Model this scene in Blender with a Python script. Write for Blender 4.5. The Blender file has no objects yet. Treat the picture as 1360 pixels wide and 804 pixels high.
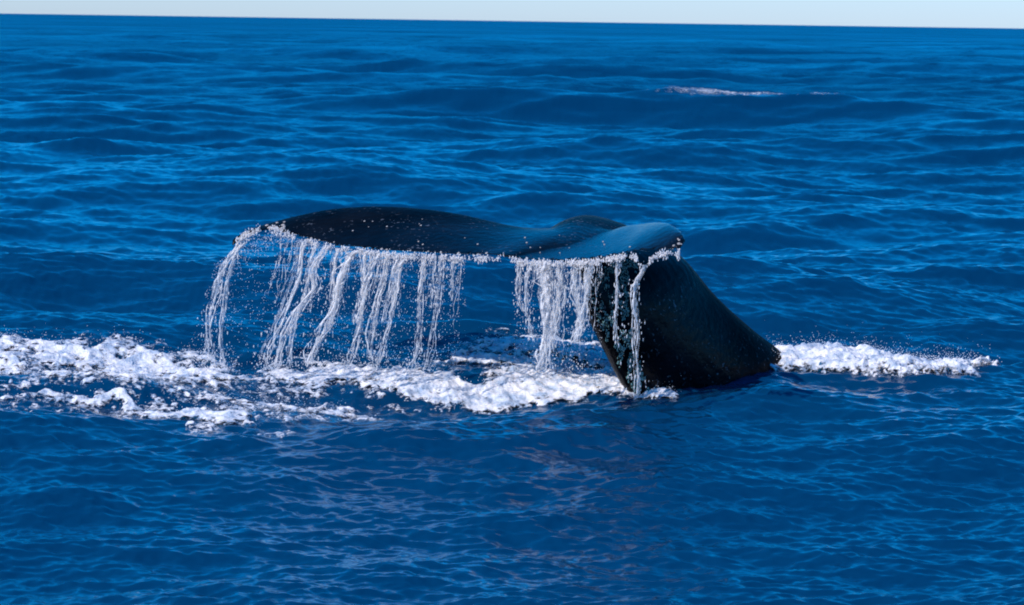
import bpy, bmesh, math, random
import numpy as np
from mathutils import Vector, Matrix, noise as mn

random.seed(7)
np.random.seed(7)
SC = bpy.context.scene
COL = SC.collection

# ------------------------------------------------------------------ camera
F = 3750.0                      # focal length in photo pixels (photo 1360 wide)
CAMH = 3.1
ROLL = math.atan(20 / 1360)
PITCH = math.atan((402 - 28) * math.cos(ROLL) / F)
cam_loc = Vector((0, 0, CAMH))
fwd = Vector((0, math.cos(PITCH), -math.sin(PITCH)))
rt0 = Vector((1, 0, 0)); up0 = rt0.cross(fwd)
# the horizon falls to the right, so the camera leans anticlockwise
rt = rt0 * math.cos(ROLL) + up0 * math.sin(ROLL)
up = up0 * math.cos(ROLL) - rt0 * math.sin(ROLL)
cd = bpy.data.cameras.new('camera')
cam = bpy.data.objects.new('camera', cd)
COL.objects.link(cam)
M = Matrix((rt, up, -fwd)).transposed().to_4x4()
M.translation = cam_loc
cam.matrix_world = M
cd.sensor_width = 36.0
cd.lens = 36.0 * F / 1360
cd.clip_start = 0.1
cd.clip_end = 120000
cd.dof.use_dof = True
cd.dof.focus_distance = 23.6
cd.dof.aperture_fstop = 8
SC.camera = cam

# ------------------------------------------------------------------ light
SUN_EL, SUN_AZ = math.radians(40), math.radians(-130)   # azimuth from +Y, clockwise; the sun stands to the left
sun_dir = Vector((math.sin(SUN_AZ) * math.cos(SUN_EL), math.cos(SUN_AZ) * math.cos(SUN_EL), math.sin(SUN_EL)))
w = bpy.data.worlds.new('World'); SC.world = w; w.use_nodes = True
wn = w.node_tree; wn.nodes.clear()
wo = wn.nodes.new('ShaderNodeOutputWorld'); wb = wn.nodes.new('ShaderNodeBackground')
sk = wn.nodes.new('ShaderNodeTexSky'); sk.sky_type = 'NISHITA'; sk.sun_disc = False
sk.sun_elevation = SUN_EL; sk.sun_rotation = SUN_AZ
sk.air_density = 1.0; sk.dust_density = 0.22; sk.ozone_density = 2.0
wb.inputs['Strength'].default_value = 0.118
# clear maritime air: the whole sky a cooler blue than the default atmosphere gives
tint = wn.nodes.new('ShaderNodeMix'); tint.data_type = 'RGBA'; tint.blend_type = 'MULTIPLY'; tint.inputs[0].default_value = 1
tint.inputs[7].default_value = (0.74, 0.92, 1.52, 1)
hsv = wn.nodes.new('ShaderNodeHueSaturation'); hsv.inputs['Saturation'].default_value = 1.38; hsv.inputs['Hue'].default_value = 0.484
wn.links.new(sk.outputs[0], tint.inputs[6]); wn.links.new(tint.outputs[2], hsv.inputs['Color']); wn.links.new(hsv.outputs[0], wb.inputs[0]); wn.links.new(wb.outputs[0], wo.inputs[0])
ld = bpy.data.lights.new('sun', 'SUN'); ld.energy = 4.1; ld.angle = math.radians(0.5); ld.color = (1, 0.95, 0.90)
lo = bpy.data.objects.new('sun', ld); COL.objects.link(lo)
lo.rotation_euler = sun_dir.to_track_quat('Z', 'Y').to_euler()
vs = SC.view_settings
vs.view_transform = 'Standard'; vs.look = 'None'; vs.gamma = 1.0; vs.use_curve_mapping = False
vs.exposure = 0.0
SC.cycles.filter_width = 1.9
SC.cycles.max_bounces = 8
SC.cycles.transparent_max_bounces = 16


def pt(px, py, Y):
    """world point at world depth Y that shows at photo pixel (px, py)"""
    d = fwd + rt * ((px - 680) / F) + up * ((402 - py) / F)
    return cam_loc + d * (Y / d.y)


def xat(px, Y):
    return (px - 680) / F * Y


# ------------------------------------------------------------------ helpers
def put(name, me, mat, parent=None, label=None, cat=None, group=None, kind=None, smooth=True):
    o = bpy.data.objects.new(name, me); COL.objects.link(o)
    if mat: me.materials.append(mat)
    if smooth:
        me.polygons.foreach_set('use_smooth', np.ones(len(me.polygons), dtype=bool))
    if parent: o.parent = parent
    if label: o['label'] = label
    if cat: o['category'] = cat
    if group: o['group'] = group
    if kind: o['kind'] = kind
    return o


def mesh_np(name, V, Fq):
    """V (n,3), Fq (m,3|4)"""
    V = np.asarray(V, dtype=np.float32); Fq = np.asarray(Fq, dtype=np.int32)
    me = bpy.data.meshes.new(name)
    k = Fq.shape[1]
    me.vertices.add(len(V)); me.vertices.foreach_set('co', V.ravel())
    me.loops.add(Fq.size); me.loops.foreach_set('vertex_index', Fq.ravel())
    me.polygons.add(len(Fq)); me.polygons.foreach_set('loop_start', np.arange(len(Fq), dtype=np.int32) * k)
    me.update(calc_edges=True)
    return me


# ------------------------------------------------------------------ sea surface: three wave tiles
def wave_tile(N, L, lmin, lmax, slope, wdir, power, seed, expo=4.0, chop=1.0):
    rng = np.random.default_rng(seed)
    f = np.fft.fftfreq(N, L / N) * 2 * np.pi
    kx, ky = np.meshgrid(f, f, indexing='xy')
    k = np.hypot(kx, ky); k[0, 0] = 1
    kmin, kmax = 2 * np.pi / lmax, 2 * np.pi / lmin
    band = 1 / (1 + (kmin / k) ** 10) / (1 + (k / kmax) ** 10)
    c = (kx * math.cos(wdir) + ky * math.sin(wdir)) / k
    P = k ** (-expo) * (np.abs(c) ** power * 0.93 + 0.07) * band
    P[0, 0] = 0
    A = np.sqrt(P) * (rng.normal(size=(N, N)) + 1j * rng.normal(size=(N, N)))
    h = np.fft.ifft2(A).real
    gx = np.fft.ifft2(1j * kx * A).real; gy = np.fft.ifft2(1j * ky * A).real
    s = slope / math.sqrt((gx ** 2 + gy ** 2).mean())
    dx = np.fft.ifft2(1j * kx / k * A).real * chop
    dy = np.fft.ifft2(1j * ky / k * A).real * chop
    return (np.stack([dx, dy, h], -1) * s).astype(np.float32), L, N


def sample(tile, x, y):
    T, L, N = tile
    u = (x / L) * N; v = (y / L) * N
    iu = np.floor(u); iv = np.floor(v)
    fu = (u - iu).astype(np.float32)[:, None]; fv = (v - iv).astype(np.float32)[:, None]
    fu = fu * fu * (3 - 2 * fu); fv = fv * fv * (3 - 2 * fv)
    i0 = iu.astype(np.int64) % N; j0 = iv.astype(np.int64) % N
    i1 = (i0 + 1) % N; j1 = (j0 + 1) % N
    return (T[j0, i0] * (1 - fu) + T[j0, i1] * fu) * (1 - fv) + (T[j1, i0] * (1 - fu) + T[j1, i1] * fu) * fv


WD = math.radians(-98)
T1 = wave_tile(512, 260.0, 6.0, 45.0, 0.08, WD, 4, 11, chop=1.0)
T2 = wave_tile(512, 47.0, 0.9, 6.0, 0.135, WD + .25, 2.5, 5, expo=3.8, chop=0.8)
T3 = wave_tile(512, 13.7, 0.10, 0.8, 0.23, WD - .15, 2.0, 23, expo=2.9, chop=0.4)
T4 = wave_tile(1024, 8.3, 0.035, 0.12, 0.12, WD + .1, 2.5, 29, expo=3.6, chop=0.3)

# local swells: x, y, along-crest radius, across radius, angle, height
BUMPS = [
    (2.0, 95, 9, 1.6, 0.03, 0.34), (2.0, 90.6, 11, 2.0, 0.03, -0.18),
    (-17, 78, 8, 2.0, 0.0, 0.22),
    # the wave that carries the foam left of the tail
    (-1.2, 23.35, 1.1, 0.35, 0.05, 0.10), (-0.6, 22.5, 1.5, 0.42, 0.0, -0.07),
    (-4.2, 22.5, 1.5, 0.40, 0.0, 0.07), (-4.2, 21.6, 1.6, 0.4, 0, -0.05),
    (-2.3, 26.4, 2.4, 0.55, 0.0, -0.13),
    (-0.2, 25.4, 0.8, 0.35, 0.1, 0.15),
    (3.2, 23.3, 1.1, 0.35, 0, -0.06),
]


def sea(x, y, spacing=None, damp=True):
    """displaced positions of the parameter points (x, y)"""
    r = np.hypot(x, y)
    if spacing is None: spacing = np.full_like(x, 0.03)
    out = np.stack([x, y, np.zeros_like(x)], -1).astype(np.float64)
    for tile, lam in ((T1, 14.0), (T2, 3.0), (T3, 0.45), (T4, 0.11)):
        a = np.clip(1.4 - spacing / (lam * 0.9), 0, 1)
        if lam == 14.0:
            near = 1 - 0.55 * np.exp(-((x / 9) ** 2 + ((y - 23.5) / 5) ** 2))
            a = a * near
        idx = a > 0
        out[idx] += sample(tile, x[idx], y[idx]) * a[idx, None]
    for bx, by, sa, sc, ang, hh in BUMPS:
        ca, sa_ = math.cos(ang), math.sin(ang)
        u = (x - bx) * ca + (y - by) * sa_; v = -(x - bx) * sa_ + (y - by) * ca
        e = (u / sa) ** 2 + (v / sc) ** 2
        out[:, 2] += hh * np.exp(-e)
    return out


def nd(nt, t, **kw):
    n = nt.nodes.new(t)
    for k, v in kw.items():
        if k.startswith('i_'): n.inputs[k[2:]].default_value = v
        else: setattr(n, k, v)
    return n


def new_mat(name):
    m = bpy.data.materials.new(name); m.use_nodes = True
    nt = m.node_tree; nt.nodes.clear()
    out = nt.nodes.new('ShaderNodeOutputMaterial')
    return m, nt, out


def vmath(nt, op, a, b=None):
    n = nt.nodes.new('ShaderNodeVectorMath'); n.operation = op
    for i, v in enumerate((a, b)):
        if v is None: continue
        if isinstance(v, (tuple, Vector)): n.inputs[i].default_value = v
        else: nt.links.new(v, n.inputs[i])
    return n.outputs[0]


def fmath(nt, op, a, b=None, clamp=False):
    n = nt.nodes.new('ShaderNodeMath'); n.operation = op; n.use_clamp = clamp
    for i, v in enumerate((a, b)):
        if v is None: continue
        if isinstance(v, (int, float)): n.inputs[i].default_value = v
        else: nt.links.new(v, n.inputs[i])
    return n.outputs[0]


def water_material():
    m, nt, out = new_mat('sea_water')
    geo = nt.nodes.new('ShaderNodeNewGeometry')
    P = geo.outputs['Position']
    # wind patches: areas of rougher and smoother water
    pn = nd(nt, 'ShaderNodeTexNoise'); pn.inputs['Scale'].default_value = 0.06; pn.inputs['Detail'].default_value = 4; pn.inputs['Roughness'].default_value = 0.65
    nt.links.new(vmath(nt, 'MULTIPLY', P, (0.35, 1.0, 1.0)), pn.inputs['Vector'])
    gust = fmath(nt, 'ADD', fmath(nt, 'MULTIPLY', fmath(nt, 'SUBTRACT', pn.outputs[0], 0.5), 2.6), 1.0, clamp=False)
    # fine ripples as slopes of the normal, in world space
    sl = None
    for scale, amp, det, st in ((2.3, 0.30, 2, (0.45, 1.0, 1.0)), (13.0, 0.42, 3, (0.5, 1.0, 1.0)), (0.5, 0.36, 3, (0.7, 1, 1)), (0.035, 0.16, 3, (0.9, 1, 1))):
        mp = vmath(nt, 'MULTIPLY', P, st)
        n = nd(nt, 'ShaderNodeTexNoise', noise_dimensions='3D')
        n.inputs['Scale'].default_value = scale; n.inputs['Detail'].default_value = det; n.inputs['Roughness'].default_value = 0.6
        nt.links.new(mp, n.inputs['Vector'])
        c = vmath(nt, 'SUBTRACT', n.outputs['Color'], (0.5, 0.5, 0.5))
        c = vmath(nt, 'MULTIPLY', c, (amp, amp * 1.6, 0))
        sl = c if sl is None else vmath(nt, 'ADD', sl, c)
    # with distance the shading takes over the slopes that the mesh no longer resolves
    ln = nt.nodes.new('ShaderNodeVectorMath'); ln.operation = 'LENGTH'; nt.links.new(P, ln.inputs[0])
    mr = nd(nt, 'ShaderNodeMapRange', interpolation_type='SMOOTHSTEP')
    nt.links.new(ln.outputs['Value'], mr.inputs['Value']); mr.inputs['From Min'].default_value = 22; mr.inputs['From Max'].default_value = 150
    far = mr.outputs[0]
    gust = fmath(nt, 'MULTIPLY', gust, fmath(nt, 'ADD', fmath(nt, 'MULTIPLY', far, 0.62), 0.38))
    gv = nt.nodes.new('ShaderNodeVectorMath'); gv.operation = 'SCALE'
    nt.links.new(sl, gv.inputs[0]); nt.links.new(gust, gv.inputs['Scale']); sl = gv.outputs[0]
    # masking of unresolved facets: seen at a grazing angle only the sides turned to the eye show
    Iv = geo.outputs['Incoming']
    Ih = vmath(nt, 'NORMALIZE', vmath(nt, 'MULTIPLY', Iv, (1, 1, 0)))
    dt = nt.nodes.new('ShaderNodeVectorMath'); dt.operation = 'DOT_PRODUCT'
    nt.links.new(sl, dt.inputs[0]); nt.links.new(Ih, dt.inputs[1])
    di = nt.nodes.new('ShaderNodeVectorMath'); di.operation = 'DOT_PRODUCT'
    nt.links.new(Iv, di.inputs[0]); di.inputs[1].default_value = (0, 0, 1)
    graz = fmath(nt, 'SUBTRACT', 1.0, fmath(nt, 'MULTIPLY', di.outputs['Value'], 5.0), clamp=True)
    push = fmath(nt, 'MULTIPLY', fmath(nt, 'MULTIPLY', fmath(nt, 'MAXIMUM', fmath(nt, 'MULTIPLY', dt.outputs['Value'], -1.0), 0.0), 2.0), graz)
    pv = nt.nodes.new('ShaderNodeVectorMath'); pv.operation = 'SCALE'
    nt.links.new(Ih, pv.inputs[0]); nt.links.new(push, pv.inputs['Scale'])
    acc = vmath(nt, 'ADD', vmath(nt, 'ADD', geo.outputs['Normal'], sl), pv.outputs[0])
    # a facet turned from the eye is hidden by the one in front of it
    d2 = nt.nodes.new('ShaderNodeVectorMath'); d2.operation = 'DOT_PRODUCT'
    nt.links.new(acc, d2.inputs[0]); nt.links.new(Iv, d2.inputs[1])
    ex = fmath(nt, 'MULTIPLY', fmath(nt, 'MAXIMUM', fmath(nt, 'SUBTRACT', 0.08, d2.outputs['Value']), 0.0), 1.7)
    p2 = nt.nodes.new('ShaderNodeVectorMath'); p2.operation = 'SCALE'
    nt.links.new(Iv, p2.inputs[0]); nt.links.new(ex, p2.inputs['Scale'])
    acc = vmath(nt, 'ADD', acc, p2.outputs[0])
    nrm = vmath(nt, 'NORMALIZE', acc)
    body = nd(nt, 'ShaderNodeBsdfDiffuse'); body.inputs['Color'].default_value = (0.0005, 0.034, 0.092, 1)
    nt.links.new(nrm, body.inputs['Normal'])
    gl = nd(nt, 'ShaderNodeBsdfGlossy', distribution='GGX'); gl.inputs['Roughness'].default_value = 0.13
    gl.inputs['Color'].default_value = (1, 1, 1, 1)
    nt.links.new(nrm, gl.inputs['Normal'])
    fr = nd(nt, 'ShaderNodeFresnel'); fr.inputs['IOR'].default_value = 1.333
    nt.links.new(nrm, fr.inputs['Normal'])
    # rougher patches reflect less
    p3 = nd(nt, 'ShaderNodeTexNoise'); p3.inputs['Scale'].default_value = 0.012; p3.inputs['Detail'].default_value = 6; p3.inputs['Roughness'].default_value = 0.7
    nt.links.new(vmath(nt, 'MULTIPLY', P, (1.0, 0.8, 1.0)), p3.inputs['Vector'])
    dull = fmath(nt, 'MULTIPLY', fmath(nt, 'SUBTRACT', p3.outputs[0], 0.5), 2.2)
    dull = fmath(nt, 'ADD', dull, fmath(nt, 'MULTIPLY', fmath(nt, 'SUBTRACT', pn.outputs[0], 0.5), 1.3))
    dull = fmath(nt, 'MAXIMUM', fmath(nt, 'SUBTRACT', 0.92, dull), 0.3)
    fac = fmath(nt, 'MULTIPLY', fmath(nt, 'MINIMUM', fr.outputs[0], 0.85), dull, clamp=True)
    fac = fmath(nt, 'MULTIPLY', fac, fmath(nt, 'SUBTRACT', 1.0, fmath(nt, 'MULTIPLY', far, 0.33)))
    mx = nd(nt, 'ShaderNodeMixShader'); nt.links.new(fac, mx.inputs[0])
    nt.links.new(body.outputs[0], mx.inputs[1]); nt.links.new(gl.outputs[0], mx.inputs[2])
    nt.links.new(mx.outputs[0], out.inputs['Surface'])
    return m


def build_sea():
    # rows by distance, finest near the camera; columns finest ahead
    e = np.concatenate([np.linspace(1000, 830, 60), np.arange(829, 200, -0.8), np.arange(200, 40, -0.5), np.arange(40, 6, -0.4), np.array([6, 5, 4, 3, 2.2, 1.5, 1, .6, .3, .15])])
    r = CAMH * F / e
    r = np.concatenate([np.array([0.5, 3, 6, 9]), r])
    a_mid = np.arange(-0.30, 0.3001, 2.0 / F * 0.5 * 1.35)
    k = 1.35 / F
    ext = [0.30]
    step = k
    while ext[-1] < math.pi - 0.02:
        step *= 1.08; ext.append(ext[-1] + min(step, 0.06))
    ext = np.array(ext[1:]); ext = ext[ext < math.pi - 0.01]
    a = np.concatenate([[-math.pi], -ext[::-1], np.arange(-0.30, 0.3001, 2.2 / F), ext, [math.pi]])
    R, A = np.meshgrid(r, a, indexing='ij')
    dr = np.gradient(r); SP = np.maximum(np.repeat(dr[:, None], len(a), 1) * 0.9, R * np.gradient(a)[None, :] * 0.5)
    x = (R * np.sin(A)).ravel(); y = (R * np.cos(A)).ravel()
    V = sea(x, y, SP.ravel())
    n0, n1 = R.shape
    i = np.arange(n0 - 1)[:, None] * n1 + np.arange(n1 - 1)[None, :]
    i = i.ravel()
    Fq = np.stack([i, i + 1, i + n1 + 1, i + n1], -1)
    print('sea faces', len(Fq))
    me = mesh_np('sea', V, Fq)
    put('sea', me, water_material(), label='deep blue choppy open sea reaching the horizon', kind='structure')


build_sea()


# ------------------------------------------------------------------ numpy value noise
def vnoise(x, y, seed=0):
    rng = np.random.default_rng(seed)
    T = rng.random((256, 256)).astype(np.float32)
    iu = np.floor(x).astype(int); iv = np.floor(y).astype(int)
    fu = x - iu; fv = y - iv
    fu = fu * fu * (3 - 2 * fu); fv = fv * fv * (3 - 2 * fv)
    a = T[iv % 256, iu % 256]; b = T[iv % 256, (iu + 1) % 256]; c = T[(iv + 1) % 256, iu % 256]; d = T[(iv + 1) % 256, (iu + 1) % 256]
    return (a * (1 - fu) + b * fu) * (1 - fv) + (c * (1 - fu) + d * fu) * fv


def fbm(x, y, oct=4, seed=0, rough=0.55, ridged=False):
    s = 0; a = 1; t = 0
    for o in range(oct):
        n = vnoise(x * 2 ** o + 17.3 * o, y * 2 ** o + 9.1 * o, seed + o)
        if ridged: n = 1 - np.abs(2 * n - 1)
        s = s + a * n; t += a; a *= rough
    return s / t


# ------------------------------------------------------------------ foam
def foam_material():
    m, nt, out = new_mat('foam')
    geo = nt.nodes.new('ShaderNodeNewGeometry')
    n = nd(nt, 'ShaderNodeTexNoise'); n.inputs['Scale'].default_value = 9; n.inputs['Detail'].default_value = 5
    nt.links.new(geo.outputs['Position'], n.inputs['Vector'])
    cr = nt.nodes.new('ShaderNodeValToRGB')
    cr.color_ramp.elements[0].position = 0.36; cr.color_ramp.elements[0].color = (0.36, 0.44, 0.56, 1)
    cr.color_ramp.elements[1].position = 0.56; cr.color_ramp.elements[1].color = (0.84, 0.80, 0.81, 1)
    nt.links.new(n.outputs[0], cr.inputs[0])
    b = nd(nt, 'ShaderNodeBsdfPrincipled'); b.inputs['Roughness'].default_value = 0.75
    b.inputs['Subsurface Weight'].default_value = 0.25; b.inputs['Subsurface Radius'].default_value = (0.02, 0.025, 0.03)
    b.inputs['Subsurface Scale'].default_value = 0.5
    nt.links.new(cr.outputs[0], b.inputs['Base Color'])
    bp = nd(nt, 'ShaderNodeBump'); bp.inputs['Strength'].default_value = 0.6; bp.inputs['Distance'].default_value = 0.02
    n2 = nd(nt, 'ShaderNodeTexNoise'); n2.inputs['Scale'].default_value = 45; n2.inputs['Detail'].default_value = 3
    nt.links.new(geo.outputs['Position'], n2.inputs['Vector']); nt.links.new(n2.outputs[0], bp.inputs['Height'])
    nt.links.new(bp.outputs[0], b.inputs['Normal'])
    # thin froth lets the water show through in fine holes
    at = nd(nt, 'ShaderNodeAttribute', attribute_name='froth')
    n3 = nd(nt, 'ShaderNodeTexNoise'); n3.inputs['Scale'].default_value = 26; n3.inputs['Detail'].default_value = 5; n3.inputs['Roughness'].default_value = 0.7
    nt.links.new(vmath(nt, 'MULTIPLY', geo.outputs['Position'], (0.7, 0.9, 1.0)), n3.inputs['Vector'])
    a = fmath(nt, 'ADD', fmath(nt, 'MULTIPLY', at.outputs['Fac'], 3.6), fmath(nt, 'MULTIPLY', fmath(nt, 'SUBTRACT', n3.outputs[0], 0.555), 6.5), clamp=True)
    tr = nd(nt, 'ShaderNodeBsdfTransparent'); mx = nd(nt, 'ShaderNodeMixShader')
    nt.links.new(a, mx.inputs[0]); nt.links.new(tr.outputs[0], mx.inputs[1]); nt.links.new(b.outputs[0], mx.inputs[2])
    nt.links.new(mx.outputs[0], out.inputs['Surface'])
    return m


FOAM = foam_material()


def seg_dist(x, y, pts, ysc=1.0):
    """per-point best value of (1 - distance / width) along a polyline of (x, y, width, strength)"""
    best = np.full_like(x, -9.0)
    for (x0, y0, w0, s0), (x1, y1, w1, s1) in zip(pts[:-1], pts[1:]):
        dx, dy = x1 - x0, (y1 - y0) * ysc
        t = np.clip(((x - x0) * dx + (y - y0) * ysc * dy) / (dx * dx + dy * dy + 1e-9), 0, 1)
        d = np.hypot(x - (x0 + dx * t), ((y - y0) * ysc - dy * t))
        wd = w0 + (w1 - w0) * t; st = s0 + (s1 - s0) * t
        best = np.maximum(best, st * (1 - (d / wd) ** 2))
    return best


def P2(px, py, wpx, s):
    """foam control point given where it lies on the water in the photo"""
    Y = CAMH * F / (py - 28 - (px - 680) * 20 / 1360)
    return ((px - 680) / F * Y, Y, wpx, s)


def foam_sheet(name, label, ridges, x0, x1, y0, y1, dx, dy, thr=0.26, lift=0.14, seed=1, nsc=1.0, mound=0.10, froth=1.0):
    xs = np.arange(x0, x1, dx); ys = np.arange(y0, y1, dy)
    X, Y = np.meshgrid(xs, ys); x = X.ravel(); y = Y.ravel()
    wx = x + 0.10 * (fbm(x * 3, y * 3, 3, seed + 50) - .5) * 2
    wy = y + 0.16 * (fbm(x * 3, y * 3, 3, seed + 60) - .5) * 2
    D = np.full_like(x, -9.0)
    for rd in ridges: D = np.maximum(D, seg_dist(wx, wy, rd))
    D0 = np.clip(D, -1, 1.4)
    N1 = 0.5 * fbm(wx * 2.8 * nsc, wy * 4.2 * nsc, 5, seed, 0.62) + 0.5 * fbm(wx * 8 * nsc, wy * 12 * nsc, 3, seed + 5, 0.7)
    N2 = fbm(wx * 10 * nsc, wy * 7 * nsc, 4, seed + 9, 0.6, ridged=True)
    hole = np.clip(0.9 - D0, 0, 1) * 1.1 * np.clip(fbm(wx * 2.1, wy * 2.6, 3, seed + 80, .5, ridged=True) - .45, 0, 1) * 2
    val = D0 + (N1 - 0.5) * 3.4 + (N2 - 0.62) * 1.3 - hole
    keep = val > thr
    top = np.clip(val - thr, 0, 1.2)
    lump = fbm(x * 7, y * 7, 4, seed + 20, 0.6); fine = fbm(x * 24, y * 20, 3, seed + 30, 0.75)
    V = sea(x, y)
    dense = np.clip(D0, 0, 1)
    def blur(q, k):
        q = q.reshape(len(ys), len(xs))
        for _ in range(k):
            q = (np.roll(q, 1, 0) + np.roll(q, -1, 0) + 2 * q) / 4
            q = (np.roll(q, 1, 1) + np.roll(q, -1, 1) + 2 * q) / 4
        return q.ravel()
    top = blur(top, 1)
    e1 = np.clip(top / 0.55, 0, 1); e1 = e1 * e1 * (3 - 2 * e1)
    V[:, 2] += -0.02 + 0.03 * blur(keep.astype(float), 1) + 0.01 * np.clip(top * 8, 0, 1) + dense * e1 * (mound * (0.3 + 1.6 * np.clip((fbm(x * 1.5, y * 1.5, 2, seed + 70) - .3) * 1.8, 0, 1)) + lift * (lump - 0.35) * 2.2) + (fine - .5) * 0.04 * e1
    V[:, 0] += (fbm(x * 14, y * 14, 2, seed + 41) - .5) * 0.05 * dense
    V[:, 1] += (fbm(x * 14, y * 14, 2, seed + 43) - .5) * 0.07 * dense
    n1 = len(xs); n0 = len(ys)
    i = (np.arange(n0 - 1)[:, None] * n1 + np.arange(n1 - 1)[None, :]).ravel()
    Fq = np.stack([i, i + 1, i + n1 + 1, i + n1], -1)
    ok = keep[Fq].sum(1) >= 1
    Fq = Fq[ok]
    used = np.unique(Fq); remap = np.zeros(len(V), dtype=np.int64); remap[used] = np.arange(len(used))
    me = mesh_np(name, V[used], remap[Fq])
    at = me.attributes.new('froth', 'FLOAT', 'POINT'); at.data.foreach_set('value', (froth * top * (0.45 + 0.55 * dense))[used].astype(np.float32))
    o = put(name, me, FOAM, label=label, cat='foam', kind='stuff')
    crest = V[keep & (val > thr + 0.25)]
    print(name, len(Fq))
    return o, crest


# left wake of foam
RL = [
    [P2(-220, 520, .75, .8), P2(0, 515, .75, .85), P2(120, 512, .75, .85), P2(230, 520, .8, .95), P2(330, 522, .62, .75), P2(450, 518, .55, .95), P2(560, 524, .42, .9),
     P2(650, 530, .34, 1.0), P2(720, 524, .55, 1.25), P2(800, 528, .48, 1.25), P2(880, 538, .2, 1.0)],
    [P2(600, 514, .3, .6), P2(700, 514, .4, .95), P2(820, 520, .42, 1.1), P2(862, 532, .3, 1.1)],
    [P2(-220, 560, .25, .7), P2(0, 552, .12, .7), P2(60, 545, .09, .8), P2(150, 549, .10, .75), P2(230, 556, .22, .8), P2(300, 562, .28, .85), P2(420, 560, .22, .55), P2(500, 556, .16, .5)],
    [P2(100, 530, .5, .55), P2(240, 538, .5, .6), P2(340, 545, .4, .6), P2(470, 540, .3, .65)],
    [P2(640, 508, .3, .6), P2(690, 503, .5, .8), P2(740, 500, .6, .95), P2(830, 505, .6, 1.05)],
    [P2(270, 572, .2, .5), P2(380, 574, .15, .4)],
]
o_l, crest_l = foam_sheet('foam', 'long white foam trail left of the whale tail, lying under the falling water',
                          RL, -6.5, 1.5, 20.6, 26.2, 0.012, 0.018, seed=3, lift=0.022, mound=0.015)
RR = [
    [P2(1045, 507, .45, 1.1), P2(1120, 508, .6, 1.2), P2(1200, 508, .6, 1.2), P2(1275, 508, .52, 1.15), P2(1325, 506, .36, 1.0)],
    [P2(1075, 515, .22, .8), P2(1150, 517, .32, 1.0), P2(1220, 521, .34, 1.0), P2(1305, 517, .25, .9)],
    [P2(1040, 515, .10, .7), P2(1050, 512, .15, .8)],
]
o_r, crest_r = foam_sheet('foam', 'short thick patch of white foam right of the tail stock',
                          RR, 1.9, 5.2, 22.4, 26.2, 0.011, 0.018, seed=8, lift=0.06, mound=0.07)
LC = [
    [P2(-220, 530, .9, .5), P2(0, 535, .9, .5), P2(200, 540, .95, .55), P2(330, 546, .8, .5), P2(460, 545, .6, .45), P2(560, 536, .3, .4)],
    [P2(640, 495, .5, .5), P2(740, 495, .7, .6), P2(850, 505, .6, .5)],
]
foam_sheet('foam', 'thin lacy foam floating between the thick ridges of the left trail', LC, -6.5, 1.5, 20.6, 26.4, 0.012, 0.018,
           thr=0.42, seed=41, lift=0.02, mound=0.0, nsc=1.5)
RF = [[(4.5, 95.6, .7, .5), (6.5, 95.8, 1.3, 1.0), (8.5, 96, 1.2, .9), (10.5, 96.1, 1.4, .9), (13, 96.3, .7, .5)]]
foam_sheet('foam', 'faint far whitecap on the crest of the distant dark swell', RF, 3.4, 14.5, 93.5, 98.5, 0.05, 0.10, thr=0.40, seed=61, lift=0.02, mound=0.01, nsc=0.7, froth=0.3)


# ------------------------------------------------------------------ droplets (spray)
def icos():
    bm = bmesh.new(); bmesh.ops.create_icosphere(bm, subdivisions=1, radius=1.0)
    V = np.array([v.co[:] for v in bm.verts]); Fc = np.array([[v.index for v in f.verts] for f in bm.faces]); bm.free()
    return V, Fc


ICV, ICF = icos()


def drops_mesh(name, pts, rad, stretch=None):
    pts = np.asarray(pts, dtype=np.float64); rad = np.asarray(rad)
    n = len(pts)
    S = np.stack([rad, rad, rad * (1 if stretch is None else stretch)], -1)
    V = (ICV[None] * S[:, None, :] + pts[:, None, :]).reshape(-1, 3)
    Fc = (ICF[None] + (np.arange(n) * len(ICV))[:, None, None]).reshape(-1, 3)
    return mesh_np(name, V, Fc)


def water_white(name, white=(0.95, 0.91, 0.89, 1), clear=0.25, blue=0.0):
    m, nt, out = new_mat(name)
    b = nd(nt, 'ShaderNodeBsdfPrincipled'); b.inputs['Base Color'].default_value = white
    b.inputs['Roughness'].default_value = 0.3; b.inputs['IOR'].default_value = 1.33
    tl = nd(nt, 'ShaderNodeBsdfTranslucent'); tl.inputs['Color'].default_value = white
    m1 = nd(nt, 'ShaderNodeMixShader'); m1.inputs[0].default_value = 0.4
    nt.links.new(b.outputs[0], m1.inputs[1]); nt.links.new(tl.outputs[0], m1.inputs[2])
    tr = nd(nt, 'ShaderNodeBsdfTransparent')
    mx = nd(nt, 'ShaderNodeMixShader'); mx.inputs[0].default_value = clear
    geo = nt.nodes.new('ShaderNodeNewGeometry')
    n = nd(nt, 'ShaderNodeTexNoise'); n.inputs['Scale'].default_value = 22; n.inputs['Detail'].default_value = 2
    nt.links.new(geo.outputs['Position'], n.inputs['Vector'])
    v = fmath(nt, 'MULTIPLY', fmath(nt, 'SUBTRACT', n.outputs[0], 0.42), 4.0, clamp=True)
    v = fmath(nt, 'MULTIPLY', v, clear * 2, clamp=True)
    nt.links.new(v, mx.inputs[0])
    nt.links.new(m1.outputs[0], mx.inputs[1]); nt.links.new(tr.outputs[0], mx.inputs[2])
    nt.links.new(mx.outputs[0], out.inputs['Surface'])
    return m


STREAM = water_white('falling_water', clear=0.55)
SPRAY = water_white('spray', clear=0.2)


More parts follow.
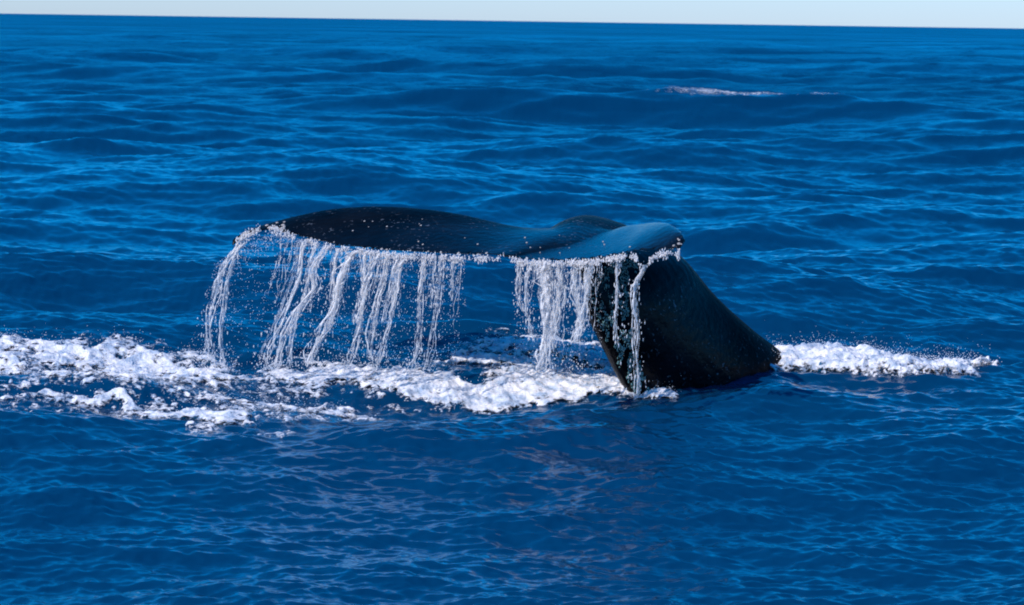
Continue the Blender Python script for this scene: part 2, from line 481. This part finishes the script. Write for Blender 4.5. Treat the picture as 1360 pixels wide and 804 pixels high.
def crest_spray(crest, n, seed, name, label, hmax=0.14):
    rng = np.random.default_rng(seed)
    c = crest[rng.integers(0, len(crest), n)].copy()
    hh = rng.exponential(0.3, n) * hmax
    c[:, 2] += hh; c[:, 0] += rng.normal(0, .04, n); c[:, 1] += rng.normal(0, .05, n)
    rad = rng.uniform(.0015, .0052, n) * (1 - np.clip(hh / .4, 0, .6))
    put(name, drops_mesh(name, c, rad), SPRAY, label=label, cat='spray', kind='stuff')


crest_spray(crest_l, 5000, 1, 'spray', 'fine white spray leaping off the long foam trail')
crest_spray(crest_r, 2200, 2, 'spray', 'fine white spray leaping off the right hand foam patch')


# ------------------------------------------------------------------ whale
def whale_material():
    m, nt, out = new_mat('whale_skin')
    tc = nt.nodes.new('ShaderNodeTexCoord'); O = tc.outputs['Object']
    n = nd(nt, 'ShaderNodeTexNoise'); n.inputs['Scale'].default_value = 3.0; n.inputs['Detail'].default_value = 6
    nt.links.new(O, n.inputs['Vector'])
    cr = nt.nodes.new('ShaderNodeValToRGB')
    cr.color_ramp.elements[0].position = 0.4; cr.color_ramp.elements[0].color = (0.001, 0.0012, 0.002, 1)
    cr.color_ramp.elements[1].position = 0.72; cr.color_ramp.elements[1].color = (0.004, 0.005, 0.008, 1)
    nt.links.new(n.outputs[0], cr.inputs[0])
    # pale scars and specks
    v = nd(nt, 'ShaderNodeTexNoise'); v.inputs['Scale'].default_value = 30; v.inputs['Detail'].default_value = 3
    nt.links.new(O, v.inputs['Vector'])
    sp = fmath(nt, 'MULTIPLY', fmath(nt, 'SUBTRACT', v.outputs[0], 0.62), 9, clamp=True)
    n3 = nd(nt, 'ShaderNodeTexNoise'); n3.inputs['Scale'].default_value = 2.2
    nt.links.new(O, n3.inputs['Vector'])
    sp = fmath(nt, 'MULTIPLY', sp, fmath(nt, 'MULTIPLY', fmath(nt, 'SUBTRACT', n3.outputs[0], 0.42), 4, clamp=True), clamp=True)
    mx = nd(nt, 'ShaderNodeMix', data_type='RGBA')
    nt.links.new(sp, mx.inputs[0]); nt.links.new(cr.outputs[0], mx.inputs[6]); mx.inputs[7].default_value = (0.13, 0.15, 0.18, 1)
    b = nd(nt, 'ShaderNodeBsdfPrincipled'); nt.links.new(mx.outputs[2], b.inputs['Base Color'])
    b.inputs['Roughness'].default_value = 0.21; b.inputs['IOR'].default_value = 1.36
    b.inputs['Coat Weight'].default_value = 0.0; b.inputs['Coat IOR'].default_value = 1.33; b.inputs['Coat Roughness'].default_value = 0.16
    # sheen painted by position: kept on the flukes, faded on the stock as shade
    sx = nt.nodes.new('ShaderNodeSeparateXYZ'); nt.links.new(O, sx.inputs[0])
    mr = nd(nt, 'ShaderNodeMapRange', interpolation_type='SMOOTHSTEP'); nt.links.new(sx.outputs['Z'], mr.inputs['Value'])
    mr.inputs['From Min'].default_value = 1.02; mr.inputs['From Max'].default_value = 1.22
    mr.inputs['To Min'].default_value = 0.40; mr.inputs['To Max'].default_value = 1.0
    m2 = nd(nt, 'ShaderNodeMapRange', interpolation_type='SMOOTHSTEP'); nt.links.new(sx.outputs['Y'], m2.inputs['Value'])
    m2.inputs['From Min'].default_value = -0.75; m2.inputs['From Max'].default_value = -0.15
    m2.inputs['To Min'].default_value = 1.0; m2.inputs['To Max'].default_value = 0.22  # hump and far side lose their reflection, standing in for self-shade
    sheen_mask = fmath(nt, 'MULTIPLY', mr.outputs[0], m2.outputs[0])
    bp = nd(nt, 'ShaderNodeBump'); bp.inputs['Strength'].default_value = 0.35; bp.inputs['Distance'].default_value = 0.02
    n2 = nd(nt, 'ShaderNodeTexNoise'); n2.inputs['Scale'].default_value = 16; n2.inputs['Detail'].default_value = 6
    nt.links.new(O, n2.inputs['Vector']); nt.links.new(n2.outputs[0], bp.inputs['Height'])
    nt.links.new(bp.outputs[0], b.inputs['Normal'])
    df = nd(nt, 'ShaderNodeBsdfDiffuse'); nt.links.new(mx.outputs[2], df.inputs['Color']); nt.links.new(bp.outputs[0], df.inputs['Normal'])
    ms = nd(nt, 'ShaderNodeMixShader'); nt.links.new(sheen_mask, ms.inputs[0]); nt.links.new(df.outputs[0], ms.inputs[1]); nt.links.new(b.outputs[0], ms.inputs[2])
    nt.links.new(ms.outputs[0], out.inputs['Surface'])
    return m


def catmull(rows, n):
    """smooth rows (k, d) to n rows"""
    A = np.asarray(rows, dtype=float); k = len(A)
    P = np.vstack([2 * A[0] - A[1], A, 2 * A[-1] - A[-2]])
    out = []
    for t in np.linspace(0, k - 1 - 1e-6, n):
        i = int(t); f = t - i
        p0, p1, p2, p3 = P[i], P[i + 1], P[i + 2], P[i + 3]
        out.append(0.5 * ((2 * p1) + (-p0 + p2) * f + (2 * p0 - 5 * p1 + 4 * p2 - p3) * f * f + (-p0 + 3 * p1 - 3 * p2 + p3) * f ** 3))
    return np.array(out)


def loft(rings):
    R = np.array(rings); n0, n1, _ = R.shape
    V = R.reshape(-1, 3).tolist()
    Fc = []
    for i in range(n0 - 1):
        for j in range(n1):
            a = i * n1 + j; b = i * n1 + (j + 1) % n1
            Fc.append((a, b, b + n1, a + n1))
    Fc.append(tuple(range(n1))[::-1]); Fc.append(tuple((n0 - 1) * n1 + j for j in range(n1)))
    return V, Fc


def lobe(sections, n=60, m=20, wav=0.0, seed=0):
    """sections: (T px, T py, T Y, L px, L py, L Y, thickness, camber)"""
    rows = []
    for s in sections:
        T = pt(*s[0:3]); L = pt(*s[3:6]); rows.append([*T, *L, s[6], s[7]])
    S = catmull(rows, n)
    rings = []
    span = Vector(S[-1][:3]) - Vector(S[0][:3])
    for i, r in enumerate(S):
        T = Vector(r[:3]); L = Vector(r[3:6]); th = max(r[6], 0.004); cam_ = r[7]
        nx = S[min(i + 1, n - 1)]; pv = S[max(i - 1, 0)]
        sp = (Vector(nx[:3]) + Vector(nx[3:6]) - Vector(pv[:3]) - Vector(pv[3:6]))
        ch = L - T
        up_ = ch.cross(sp).normalized()
        if up_.z < 0: up_ = -up_
        T = T - ch.normalized() * (mn.noise(Vector((i * 0.30, seed, 0))) * wav + mn.noise(Vector((i * 0.9, seed, 4))) * wav * .5)
        ch = L - T
        ring = []
        for j in range(m * 2):
            if j < m: c = 0.5 - 0.5 * math.cos(math.pi * j / m); sg = 1
            else: c = 0.5 + 0.5 * math.cos(math.pi * (j - m) / m); sg = -1
            tt = 1 - c   # 0 at the leading edge
            prof = 2.6 * (0.2969 * math.sqrt(tt) - 0.126 * tt - 0.3516 * tt ** 2 + 0.2843 * tt ** 3 - 0.1015 * tt ** 4) + 0.10 * math.sqrt(max(c, 0)) * math.sqrt(max(tt, 0))
            p = T + ch * c + up_ * (sg * th * 0.5 * prof * 1.2 + cam_ * 4 * c * (1 - c))
            ring.append(p[:])
        rings.append(ring)
    return loft(rings)


def build_whale():
    parts = []
    # left lobe, root inside the stock to the tip
    parts.append(lobe([
        (720, 342, 22.95, 860, 322, 23.75, .20, .02),
        (672, 341, 22.85, 800, 305, 23.85, .18, .02),
        (630, 341, 23.00, 700, 304, 24.00, .15, .03),
        (560, 340, 23.20, 600, 283, 24.20, .14, .03),
        (500, 336, 23.40, 520, 275, 24.35, .13, .03),
        (440, 328, 23.60, 450, 277, 24.40, .12, .02),
        (395, 316, 23.80, 395, 287, 24.38, .10, .01),
        (355, 306, 23.95, 352, 299, 24.25, .075, .0),
        (328, 316, 24.00, 325, 308, 24.12, .05, .0),
        (308, 327, 24.00, 308, 318, 24.04, .05, .0)], wav=0.026, seed=2))
    # right lobe, curling up towards its tip
    parts.append(lobe([
        (650, 336, 23.05, 790, 305, 23.90, .18, .0),
        (682, 344, 22.80, 800, 308, 24.05, .18, .0),
        (720, 348, 22.55, 815, 307, 23.95, .16, -.0),
        (765, 348, 22.30, 832, 301, 23.75, .14, -.0),
        (805, 343, 22.10, 855, 298, 23.5, .13, .0),
        (840, 337, 21.95, 872, 296, 23.15, .12, .01),
        (872, 335, 21.85, 889, 298, 22.62, .11, .02),
        (893, 334, 21.80, 905, 308, 22.12, .09, .02),
        (905, 332, 21.80, 911, 318, 21.92, .05, .0)], wav=0.026, seed=9))
    # tail stock: dorsal point, ventral point, half breadth
    st = [(722, 320, 23.9, 722, 334, 23.25, .06),
          (738, 307, 24.45, 740, 338, 23.05, .12),
          (775, 293, 24.70, 765, 350, 22.95, .15),
          (815, 301, 24.65, 780, 372, 22.90, .18),
          (862, 324, 24.30, 781, 398, 22.90, .24),
          (904, 349, 24.10, 789, 425, 22.98, .28),
          (946, 396, 24.30, 805, 458, 23.08, .31),
          (993, 438, 24.62, 825, 498, 23.22, .35),
          (1036, 472, 24.95, 848, 540, 23.40, .38),
          (1050, 510, 25.15, 875, 600, 23.60, .42),
          (1070, 600, 25.4, 930, 700, 24.0, .45)]
    S = catmull([[*pt(*s[:3]), *pt(*s[3:6]), s[6]] for s in st], 60)
    rings = []
    for i, r in enumerate(S):
        D = Vector(r[:3]); Vn = Vector(r[3:6]); hb = r[6]
        nx = S[min(i + 1, 59)]; pv = S[max(i - 1, 0)]
        ax = Vector((nx[0] + nx[3] - pv[0] - pv[3], nx[1] + nx[4] - pv[1] - pv[4], nx[2] + nx[5] - pv[2] - pv[5]))
        dv = D - Vn; lat = ax.cross(dv).normalized(); c = (D + Vn) / 2
        ring = []
        for j in range(36):
            a = 2 * math.pi * j / 36
            ca, sa = math.cos(a), math.sin(a)
            # sharper keel towards the belly and the back
            wdt = abs(sa) ** 1.1 * (1 if sa > 0 else -1)
            ring.append((c + dv * 0.5 * ca + lat * hb * wdt)[:])
        rings.append(ring)
    parts.append(loft(rings))
    V = []; Fc = []
    for v, f in parts:
        o = len(V); V += v; Fc += [tuple(i + o for i in q) for q in f]
    me = bpy.data.meshes.new('tmp'); me.from_pydata(V, [], Fc); me.update()
    bm = bmesh.new(); bm.from_mesh(me)
    # each closed piece wound outwards
    bmesh.ops.recalc_face_normals(bm, faces=bm.faces); bm.to_mesh(me); bm.free()
    o = bpy.data.objects.new('tmp', me); COL.objects.link(o)
    md = o.modifiers.new('r', 'REMESH'); md.mode = 'VOXEL'; md.voxel_size = 0.014
    sm = o.modifiers.new('s', 'SMOOTH'); sm.factor = 0.6; sm.iterations = 5
    dg = bpy.context.evaluated_depsgraph_get(); dg.update()
    me2 = bpy.data.meshes.new_from_object(o.evaluated_get(dg))
    bpy.data.objects.remove(o)
    base = Vector((1.2, 24.2, 0.0))
    me2.transform(Matrix.Translation(-base))
    print('whale faces', len(me2.polygons))
    me2.name = 'whale_body'
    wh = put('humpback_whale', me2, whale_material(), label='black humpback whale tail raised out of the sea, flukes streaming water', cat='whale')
    wh.location = base
    return wh


WHALE = build_whale()
bpy.context.view_layer.update()
dg = bpy.context.evaluated_depsgraph_get()


def hit(px, py):
    """first whale surface point behind photo pixel, world space"""
    d = (pt(px, py, 20) - cam_loc).normalized()
    ok, loc, nrm, idx = WHALE.ray_cast(cam_loc - WHALE.location, d)
    return (loc + WHALE.location, nrm) if ok else (None, None)


# barnacles
def barnacle_mesh():
    bm = bmesh.new()
    n = 8
    r = [[bm.verts.new((math.cos(2 * math.pi * j / n) * a * (1 + .12 * (j % 2)), math.sin(2 * math.pi * j / n) * a * (1 + .12 * (j % 2)), z)) for j in range(n)]
         for a, z in ((1.0, 0), (.8, .45), (.5, .7), (.3, .68), (.2, .3))]
    for k in range(4):
        for j in range(n): bm.faces.new((r[k][j], r[k][(j + 1) % n], r[k + 1][(j + 1) % n], r[k + 1][j]))
    bm.faces.new(r[-1])
    me = bpy.data.meshes.new('barnacle'); bm.to_mesh(me); bm.free(); return me


bmat, nt_, out_ = new_mat('barnacle_shell')
bb = nd(nt_, 'ShaderNodeBsdfPrincipled'); bb.inputs['Roughness'].default_value = .6
gn = nd(nt_, 'ShaderNodeTexNoise'); gn.inputs['Scale'].default_value = 3
crb = nt_.nodes.new('ShaderNodeValToRGB'); crb.color_ramp.elements[0].color = (.22, .19, .18, 1); crb.color_ramp.elements[1].color = (.55, .50, .47, 1)
nt_.links.new(gn.outputs[0], crb.inputs[0]); nt_.links.new(crb.outputs[0], bb.inputs['Base Color']); nt_.links.new(bb.outputs[0], out_.inputs['Surface'])
BM = barnacle_mesh(); BM.materials.append(bmat)


def barnacle(px, py, r):
    p, n = hit(px, py)
    if p is None: return
    o = bpy.data.objects.new('barnacle', BM); COL.objects.link(o); o.parent = WHALE
    o.location = p - WHALE.location - n * r * .15
    o.rotation_euler = n.to_track_quat('Z', 'Y').to_euler(); o.scale = (r, r, r * .9)


rb = random.Random(4)
for k in range(46):
    t = rb.random()
    barnacle(316 + 62 * t + rb.uniform(-5, 5), 321 - 22 * t ** .7 + rb.uniform(-5, 6), rb.uniform(.010, .024))
for k in range(7): barnacle(900 + rb.uniform(-9, 9), 324 + rb.uniform(-7, 7), rb.uniform(.008, .015))
for px in list(range(400, 660, 13)): barnacle(px + rb.uniform(-5, 5), np.interp(px, [400, 450, 520, 600, 665], [315, 327, 335, 338, 339]) + rb.uniform(-3, 1), rb.uniform(.007, .014))
for k in range(14): barnacle(rb.uniform(680, 890), rb.uniform(312, 338), rb.uniform(.005, .010))
for k in range(12): barnacle(rb.uniform(430, 640), rb.uniform(285, 325), rb.uniform(.005, .010))


# ------------------------------------------------------------------ falling water
def strand(path, r0, rng, V, Fc, nseg=50, wig=0.012, bead=0.4, sides=6):
    path = catmull([list(p) for p in path], nseg)
    ph = rng.uniform(0, 100); ph2 = rng.uniform(0, 100)
    base = len(V)
    off = len(V)
    for i, p in enumerate(path):
        t = i / (nseg - 1)
        wgl = wig * (0.3 + t)
        q = Vector(p) + Vector((mn.noise(Vector((t * 5, ph, 0))) * wgl * 2 + mn.noise(Vector((t * 13, ph, 1))) * wgl * .5, mn.noise(Vector((t * 5, ph2, 2))) * wgl * 2, 0))
        r = r0 * (1 - 0.5 * t) * max(0.02, 1 + bead * 2.9 * mn.noise(Vector((t * 14, ph, 9))) + bead * mn.noise(Vector((t * 45, ph, 3))))
        if i == 0: r *= .6
        if i == nseg - 1: r *= .2
        for j in range(sides):
            a = 2 * math.pi * j / sides
            V.append((q.x + math.cos(a) * r, q.y + math.sin(a) * r, q.z))
    for i in range(nseg - 1):
        for j in range(sides):
            a = off + i * sides + j; b = off + i * sides + (j + 1) % sides
            Fc.append((a, b, b + sides, a + sides))
    return path


def stream(pxs, Y0, width, label, n, seed, drops=60, dens=1.0, name='water_stream', Yend=None):
    """pxs: photo pixels down the stream, Y0 world depth; width in px"""
    rng = np.random.default_rng(seed)
    Ye = Y0 if Yend is None else Yend
    k = len(pxs)
    base = [pt(px, py, Y0 + (Ye - Y0) * i / (k - 1)) for i, (px, py) in enumerate(pxs)]
    wm = width * 0.0063
    V = []; Fc = []; dp = []; dr = []
    for s in range(n):
        ox, oy = rng.normal(0, wm * .30), rng.normal(0, wm * .30)
        l = 1.0 if s < max(1, n * .6) else rng.uniform(.35, .9)
        kk = max(2, int(round(k * l)))
        path = [b + Vector((ox * (0.5 + .8 * i / k), oy, 0)) for i, b in enumerate(base[:kk])]
        strand(path, wm * rng.uniform(.05, .14) + .0016, rng, V, Fc, wig=wm * .30 + .006)
    nthin = len(Fc)
    for s in range(max(2, n // 2)):
        ox, oy = rng.normal(0, wm * .28), rng.normal(0, wm * .2)
        strand([b + Vector((ox, oy, 0)) for b in base], wm * rng.uniform(.17, .36) + .003, rng, V, Fc, wig=wm * .2, bead=.15, sides=8)
    B = catmull([list(b) for b in base], 60)
    nd_ = int(drops)
    t = rng.random(nd_) ** .7
    ii = (t * 59).astype(int)
    pp = B[ii] + np.stack([rng.normal(0, wm * .45 + .012, nd_) * (.5 + t), rng.normal(0, wm * .5 + .01, nd_), rng.normal(0, .02, nd_)], -1)
    rr = rng.uniform(.0022, .0062, nd_)
    st = rng.uniform(1.2, 4.5, nd_)
    Vd = (ICV[None] * np.stack([rr, rr, rr * st], -1)[:, None, :] + pp[:, None, :]).reshape(-1, 3)
    org = np.array(base[-1])
    V3 = np.array(V) - org
    Vd = Vd - org
    o1 = len(V3)
    T = []
    for a, b, c, d in Fc: T += [(a, b, c), (a, c, d)]
    nveil0, nveil1 = nthin * 2, len(T)
    Fd = (ICF[None] + (np.arange(nd_) * len(ICV))[:, None, None]).reshape(-1, 3) + o1
    me = mesh_np(name, np.vstack([V3, Vd]), np.vstack([np.array(T), Fd]))
    mi = np.zeros(len(me.polygons), dtype=np.int32); mi[nveil0:nveil1] = 1
    me.materials.append(STREAM); me.materials.append(VEIL); me.polygons.foreach_set('material_index', mi)
    o = put(name, me, None, label=label, cat='water stream', group='streams of water falling off the flukes')
    o.location = org


def veil_material():
    m, nt, out = new_mat('water_veil')
    d = nd(nt, 'ShaderNodeBsdfDiffuse'); d.inputs['Color'].default_value = (.95, .91, .89, 1)
    tl = nd(nt, 'ShaderNodeBsdfTranslucent'); tl.inputs['Color'].default_value = (.95, .91, .89, 1)
    m1 = nd(nt, 'ShaderNodeMixShader'); m1.inputs[0].default_value = .5
    nt.links.new(d.outputs[0], m1.inputs[1]); nt.links.new(tl.outputs[0], m1.inputs[2])
    geo = nt.nodes.new('ShaderNodeNewGeometry')
    n = nd(nt, 'ShaderNodeTexNoise'); n.inputs['Scale'].default_value = 1; n.inputs['Detail'].default_value = 4; n.inputs['Roughness'].default_value = .7
    nt.links.new(vmath(nt, 'MULTIPLY', geo.outputs['Position'], (85, 85, 11)), n.inputs['Vector'])
    a = fmath(nt, 'MULTIPLY', fmath(nt, 'SUBTRACT', n.outputs[0], .47), 4.2, clamp=True)
    a = fmath(nt, 'MULTIPLY', a, .75)
    tr = nd(nt, 'ShaderNodeBsdfTransparent'); mx = nd(nt, 'ShaderNodeMixShader')
    nt.links.new(a, mx.inputs[0]); nt.links.new(tr.outputs[0], mx.inputs[1]); nt.links.new(m1.outputs[0], mx.inputs[2])
    nt.links.new(mx.outputs[0], out.inputs['Surface'])
    return m


VEIL = veil_material()
STREAMS = [
    ([(319, 325), (308, 338), (295, 358), (285, 393), (278, 421), (274, 463), (273, 476)], 24.0, 9, 'leftmost white stream of water, arching down from the left fluke tip', 5, 90),
    ([(326, 322), (314, 336), (302, 372), (297, 414), (293, 449), (297, 486)], 24.0, 7, 'broken thin stream just inside the leftmost one under the left fluke tip', 3, 80),
    ([(405, 318), (400, 330), (394, 369), (379, 407), (361, 449), (349, 480)], 23.75, 9, 'white slanting stream first right of the gap under the left fluke', 5, 90),
    ([(436, 326), (430, 335), (417, 358), (419, 383), (396, 414), (377, 449), (370, 488)], 23.6, 11, 'thick slanting stream that kinks once, second right of the gap under the left fluke', 6, 120),
    ([(420, 322), (412, 350), (407, 385), (390, 435), (384, 488)], 23.65, 6, 'faint stream between the two slanting white streams of the left fluke', 2, 60),
    ([(449, 330), (444, 345), (441, 372), (440, 410), (434, 440)], 23.58, 8, 'straight short stream left of the broadest one below the left fluke', 4, 60),
    ([(474, 333), (466, 340), (453, 365), (448, 393), (436, 428), (421, 456), (410, 484)], 23.5, 14, 'broadest white stream below the middle of the left fluke, bending left as it falls', 8, 130),
    ([(486, 334), (482, 350), (482, 400), (473, 449), (461, 486)], 23.45, 8, 'narrow upright stream right beside the broadest one of the left fluke', 4, 80),
    ([(503, 337), (495, 350), (488, 372), (478, 405), (472, 430)], 23.4, 9, 'short ragged stream that fades half way, below the middle of the left fluke', 4, 60),
    ([(514, 338), (511, 360), (501, 400), (494, 435), (492, 478)], 23.37, 8, 'ragged stream right of the short one below the left fluke', 4, 80),
    ([(541, 339), (533, 355), (527, 385), (523, 414), (511, 456), (503, 486)], 23.27, 7, 'thin long stream with a white knot near its foot, right half of the left fluke', 4, 80),
    ([(528, 338), (524, 360), (516, 395), (508, 430)], 23.3, 8, 'pale short veil of water between two ragged streams of the left fluke', 3, 60),
    ([(565, 340), (561, 360), (558, 400), (556, 456), (547, 488)], 23.2, 5, 'very thin stream, second from the right below the left fluke', 2, 55),
    ([(590, 340), (587, 360), (584, 390), (574, 449), (565, 492)], 23.12, 5, 'very thin stream, rightmost long one below the left fluke', 2, 60),
    ([(604, 340), (602, 360), (600, 400)], 23.1, 6, 'faint short trickle nearest the notch on the left fluke', 1, 40),
    ([(578, 340), (576, 365), (572, 410)], 23.15, 5, 'faint short trickle between the two very thin streams', 1, 40),
    ([(690, 346), (688, 365), (688, 395), (698, 418)], 22.75, 6, 'faint leftmost trickle below the right fluke', 2, 50),
    ([(708, 347), (701, 365), (699, 385), (701, 418), (710, 455)], 22.65, 7, 'thin stream second from the left below the right fluke', 3, 60),
    ([(727, 348), (726, 365), (729, 390), (732, 420), (731, 455), (726, 492)], 22.5, 17, 'widest and whitest column of water below the right fluke', 11, 150),
    ([(746, 348), (743, 365), (744, 392), (737, 430), (733, 460)], 22.45, 11, 'stream joining the widest column from the right', 6, 80),
    ([(768, 349), (763, 365), (764, 392), (770, 425), (763, 458)], 22.35, 11, 'stream just left of the tail stock below the right fluke', 6, 90),
    ([(789, 347), (782, 362), (779, 385), (774, 425), (766, 455)], 22.25, 10, 'slanting stream touching the left edge of the tail stock', 6, 90),
    ([(824, 341), (821, 360), (821, 395), (820, 430), (820, 458)], 22.05, 6, 'straight thin stream in front of the dark tail stock', 3, 60),
    ([(856, 352), (846, 372), (841, 392), (845, 432), (844, 480), (846, 528)], 21.95, 7, 'long broken stream in front of the dark tail stock, reaching the water', 4, 120),
]
for i, (px, Y0, wd, lb, n, dr) in enumerate(STREAMS):
    stream(px, Y0, wd, lb, n, 100 + i, drops=dr)


# water film hanging on the trailing edges
def rim():
    rng = np.random.default_rng(77)
    pts = []; rad = []
    L = [([365, 400, 450, 520, 600, 665], [303, 316, 329, 337, 341, 342], [23.93, 23.8, 23.57, 23.33, 23.08, 22.86], 2600, 1.0),
         ([668, 690, 740, 790, 830, 845], [338, 346, 349, 346, 339, 340], [22.85, 22.75, 22.42, 22.18, 21.97, 21.93], 2000, 1.0),
         ([845, 850, 858, 868, 880, 903], [341, 352, 352, 340, 335, 335], [21.9, 21.88, 21.86, 21.84, 21.82, 21.79], 500, 1.0),
         ([313, 325, 345, 365, 385], [322, 312, 304, 304, 310], [24.0, 24.02, 23.98, 23.92, 23.85], 900, 1.8)]
    for X, Yp, D, n, sp in L:
        u = rng.uniform(X[0], X[-1], n)
        yp = np.interp(u, X, Yp); d = np.interp(u, X, D)
        for a, b, c in zip(u, yp, d):
            clump = mn.noise(Vector((a * .09, 3.3, 0)))
            if rng.random() > .55 + clump * 1.2: continue
            pts.append(pt(a, b + rng.normal(0, 2.0 * sp) + abs(rng.normal(0, 2.5 + 4 * max(clump, 0))), c - .01 + rng.normal(0, .015))[:]); rad.append(rng.uniform(.002, .0062))
    put('spray', drops_mesh('rim', pts, rad, 1.9), SPRAY, label='white fringe of water beading along the trailing edges of both flukes', cat='spray', kind='stuff')
    # lacy curtain near the left tip and droplets around all the streams
    pts = []; rad = []
    for k in range(3600):
        a = rng.uniform(285, 620); top = np.interp(a, [285, 320, 365, 400, 450, 620], [350, 330, 305, 318, 330, 342])
        b = top + (488 - top) * rng.random() ** 1.2; slant = (b - top) * .3 * np.interp(a, [285, 620], [1, .3])
        if a < 400 and rng.random() < .4: b = top + abs(rng.normal(0, 12)); slant = 0
        d = np.interp(a, [285, 620], [24.0, 23.1])
        pts.append(pt(a - slant, b, d + rng.normal(0, .15))[:]); rad.append(rng.uniform(.0012, .0034))
    for k in range(900):
        a = rng.uniform(683, 800); b = rng.uniform(350, 500)
        pts.append(pt(a, b, 22.5 + rng.normal(0, .2))[:]); rad.append(rng.uniform(.0012, .0034))
    for k in range(700):   # splashes thrown up where the streams land
        a = rng.choice([274, 297, 350, 371, 410, 460, 492, 503, 547, 565, 726, 765]) + rng.normal(0, 10)
        b = 492 - abs(rng.normal(0, 13)); pts.append(pt(a, b, 23.6 + rng.normal(0, .2))[:]); rad.append(rng.uniform(.002, .006))
    put('spray', drops_mesh('mist', pts, rad, 1.4), SPRAY, label='loose drops scattered among the falling streams', cat='spray', kind='stuff')


rim()


def drips():
    rng = np.random.default_rng(5)
    V = []; Fc = []
    EX = [365, 400, 450, 520, 600, 665, 690, 740, 790, 845]; EY = [303, 316, 329, 337, 341, 342, 346, 349, 346, 340]; ED = [23.93, 23.8, 23.57, 23.33, 23.08, 22.86, 22.75, 22.42, 22.18, 21.93]
    for k in range(170):
        a = rng.uniform(368, 625) if rng.random() < .66 else rng.uniform(682, 800)
        y0 = np.interp(a, EX, EY); d = np.interp(a, EX, ED)
        ln = min(rng.exponential(32) + 8, 130) * (1 if a < 600 else .8); sl = rng.uniform(.05, .28) * np.interp(a, [365, 620, 800], [1.2, .5, .2])
        start = 0 if rng.random() < .7 else rng.uniform(10, 60)
        pts_ = [pt(a - sl * (start + ln * t) * (.3 + .7 * t), y0 + start + ln * t, d + rng.normal(0, .01)) for t in (0, .33, .66, 1)]
        strand(pts_, rng.uniform(.0014, .0034), rng, V, Fc, nseg=26, wig=.012, bead=.6, sides=4)
    me = mesh_np('drips', V, Fc)
    put('spray', me, STREAM, label='fine short drips hanging between the larger streams under both flukes', cat='spray', kind='stuff')


drips()

# greenish wet drops running over the shaded keel of the tail stock
GREEN = water_white('shaded_drops', white=(.30, .52, .50, 1), clear=.35)  # dim green of the shade is put into the drops' colour


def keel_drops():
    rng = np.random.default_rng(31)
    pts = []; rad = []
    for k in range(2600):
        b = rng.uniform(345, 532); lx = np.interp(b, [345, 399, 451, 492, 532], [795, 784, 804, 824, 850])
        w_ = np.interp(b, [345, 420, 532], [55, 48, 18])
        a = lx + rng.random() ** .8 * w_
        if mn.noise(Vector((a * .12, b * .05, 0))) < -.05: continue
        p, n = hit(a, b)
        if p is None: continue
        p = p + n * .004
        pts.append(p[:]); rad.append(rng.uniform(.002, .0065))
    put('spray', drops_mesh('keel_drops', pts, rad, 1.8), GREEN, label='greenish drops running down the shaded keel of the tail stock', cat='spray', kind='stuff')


keel_drops()
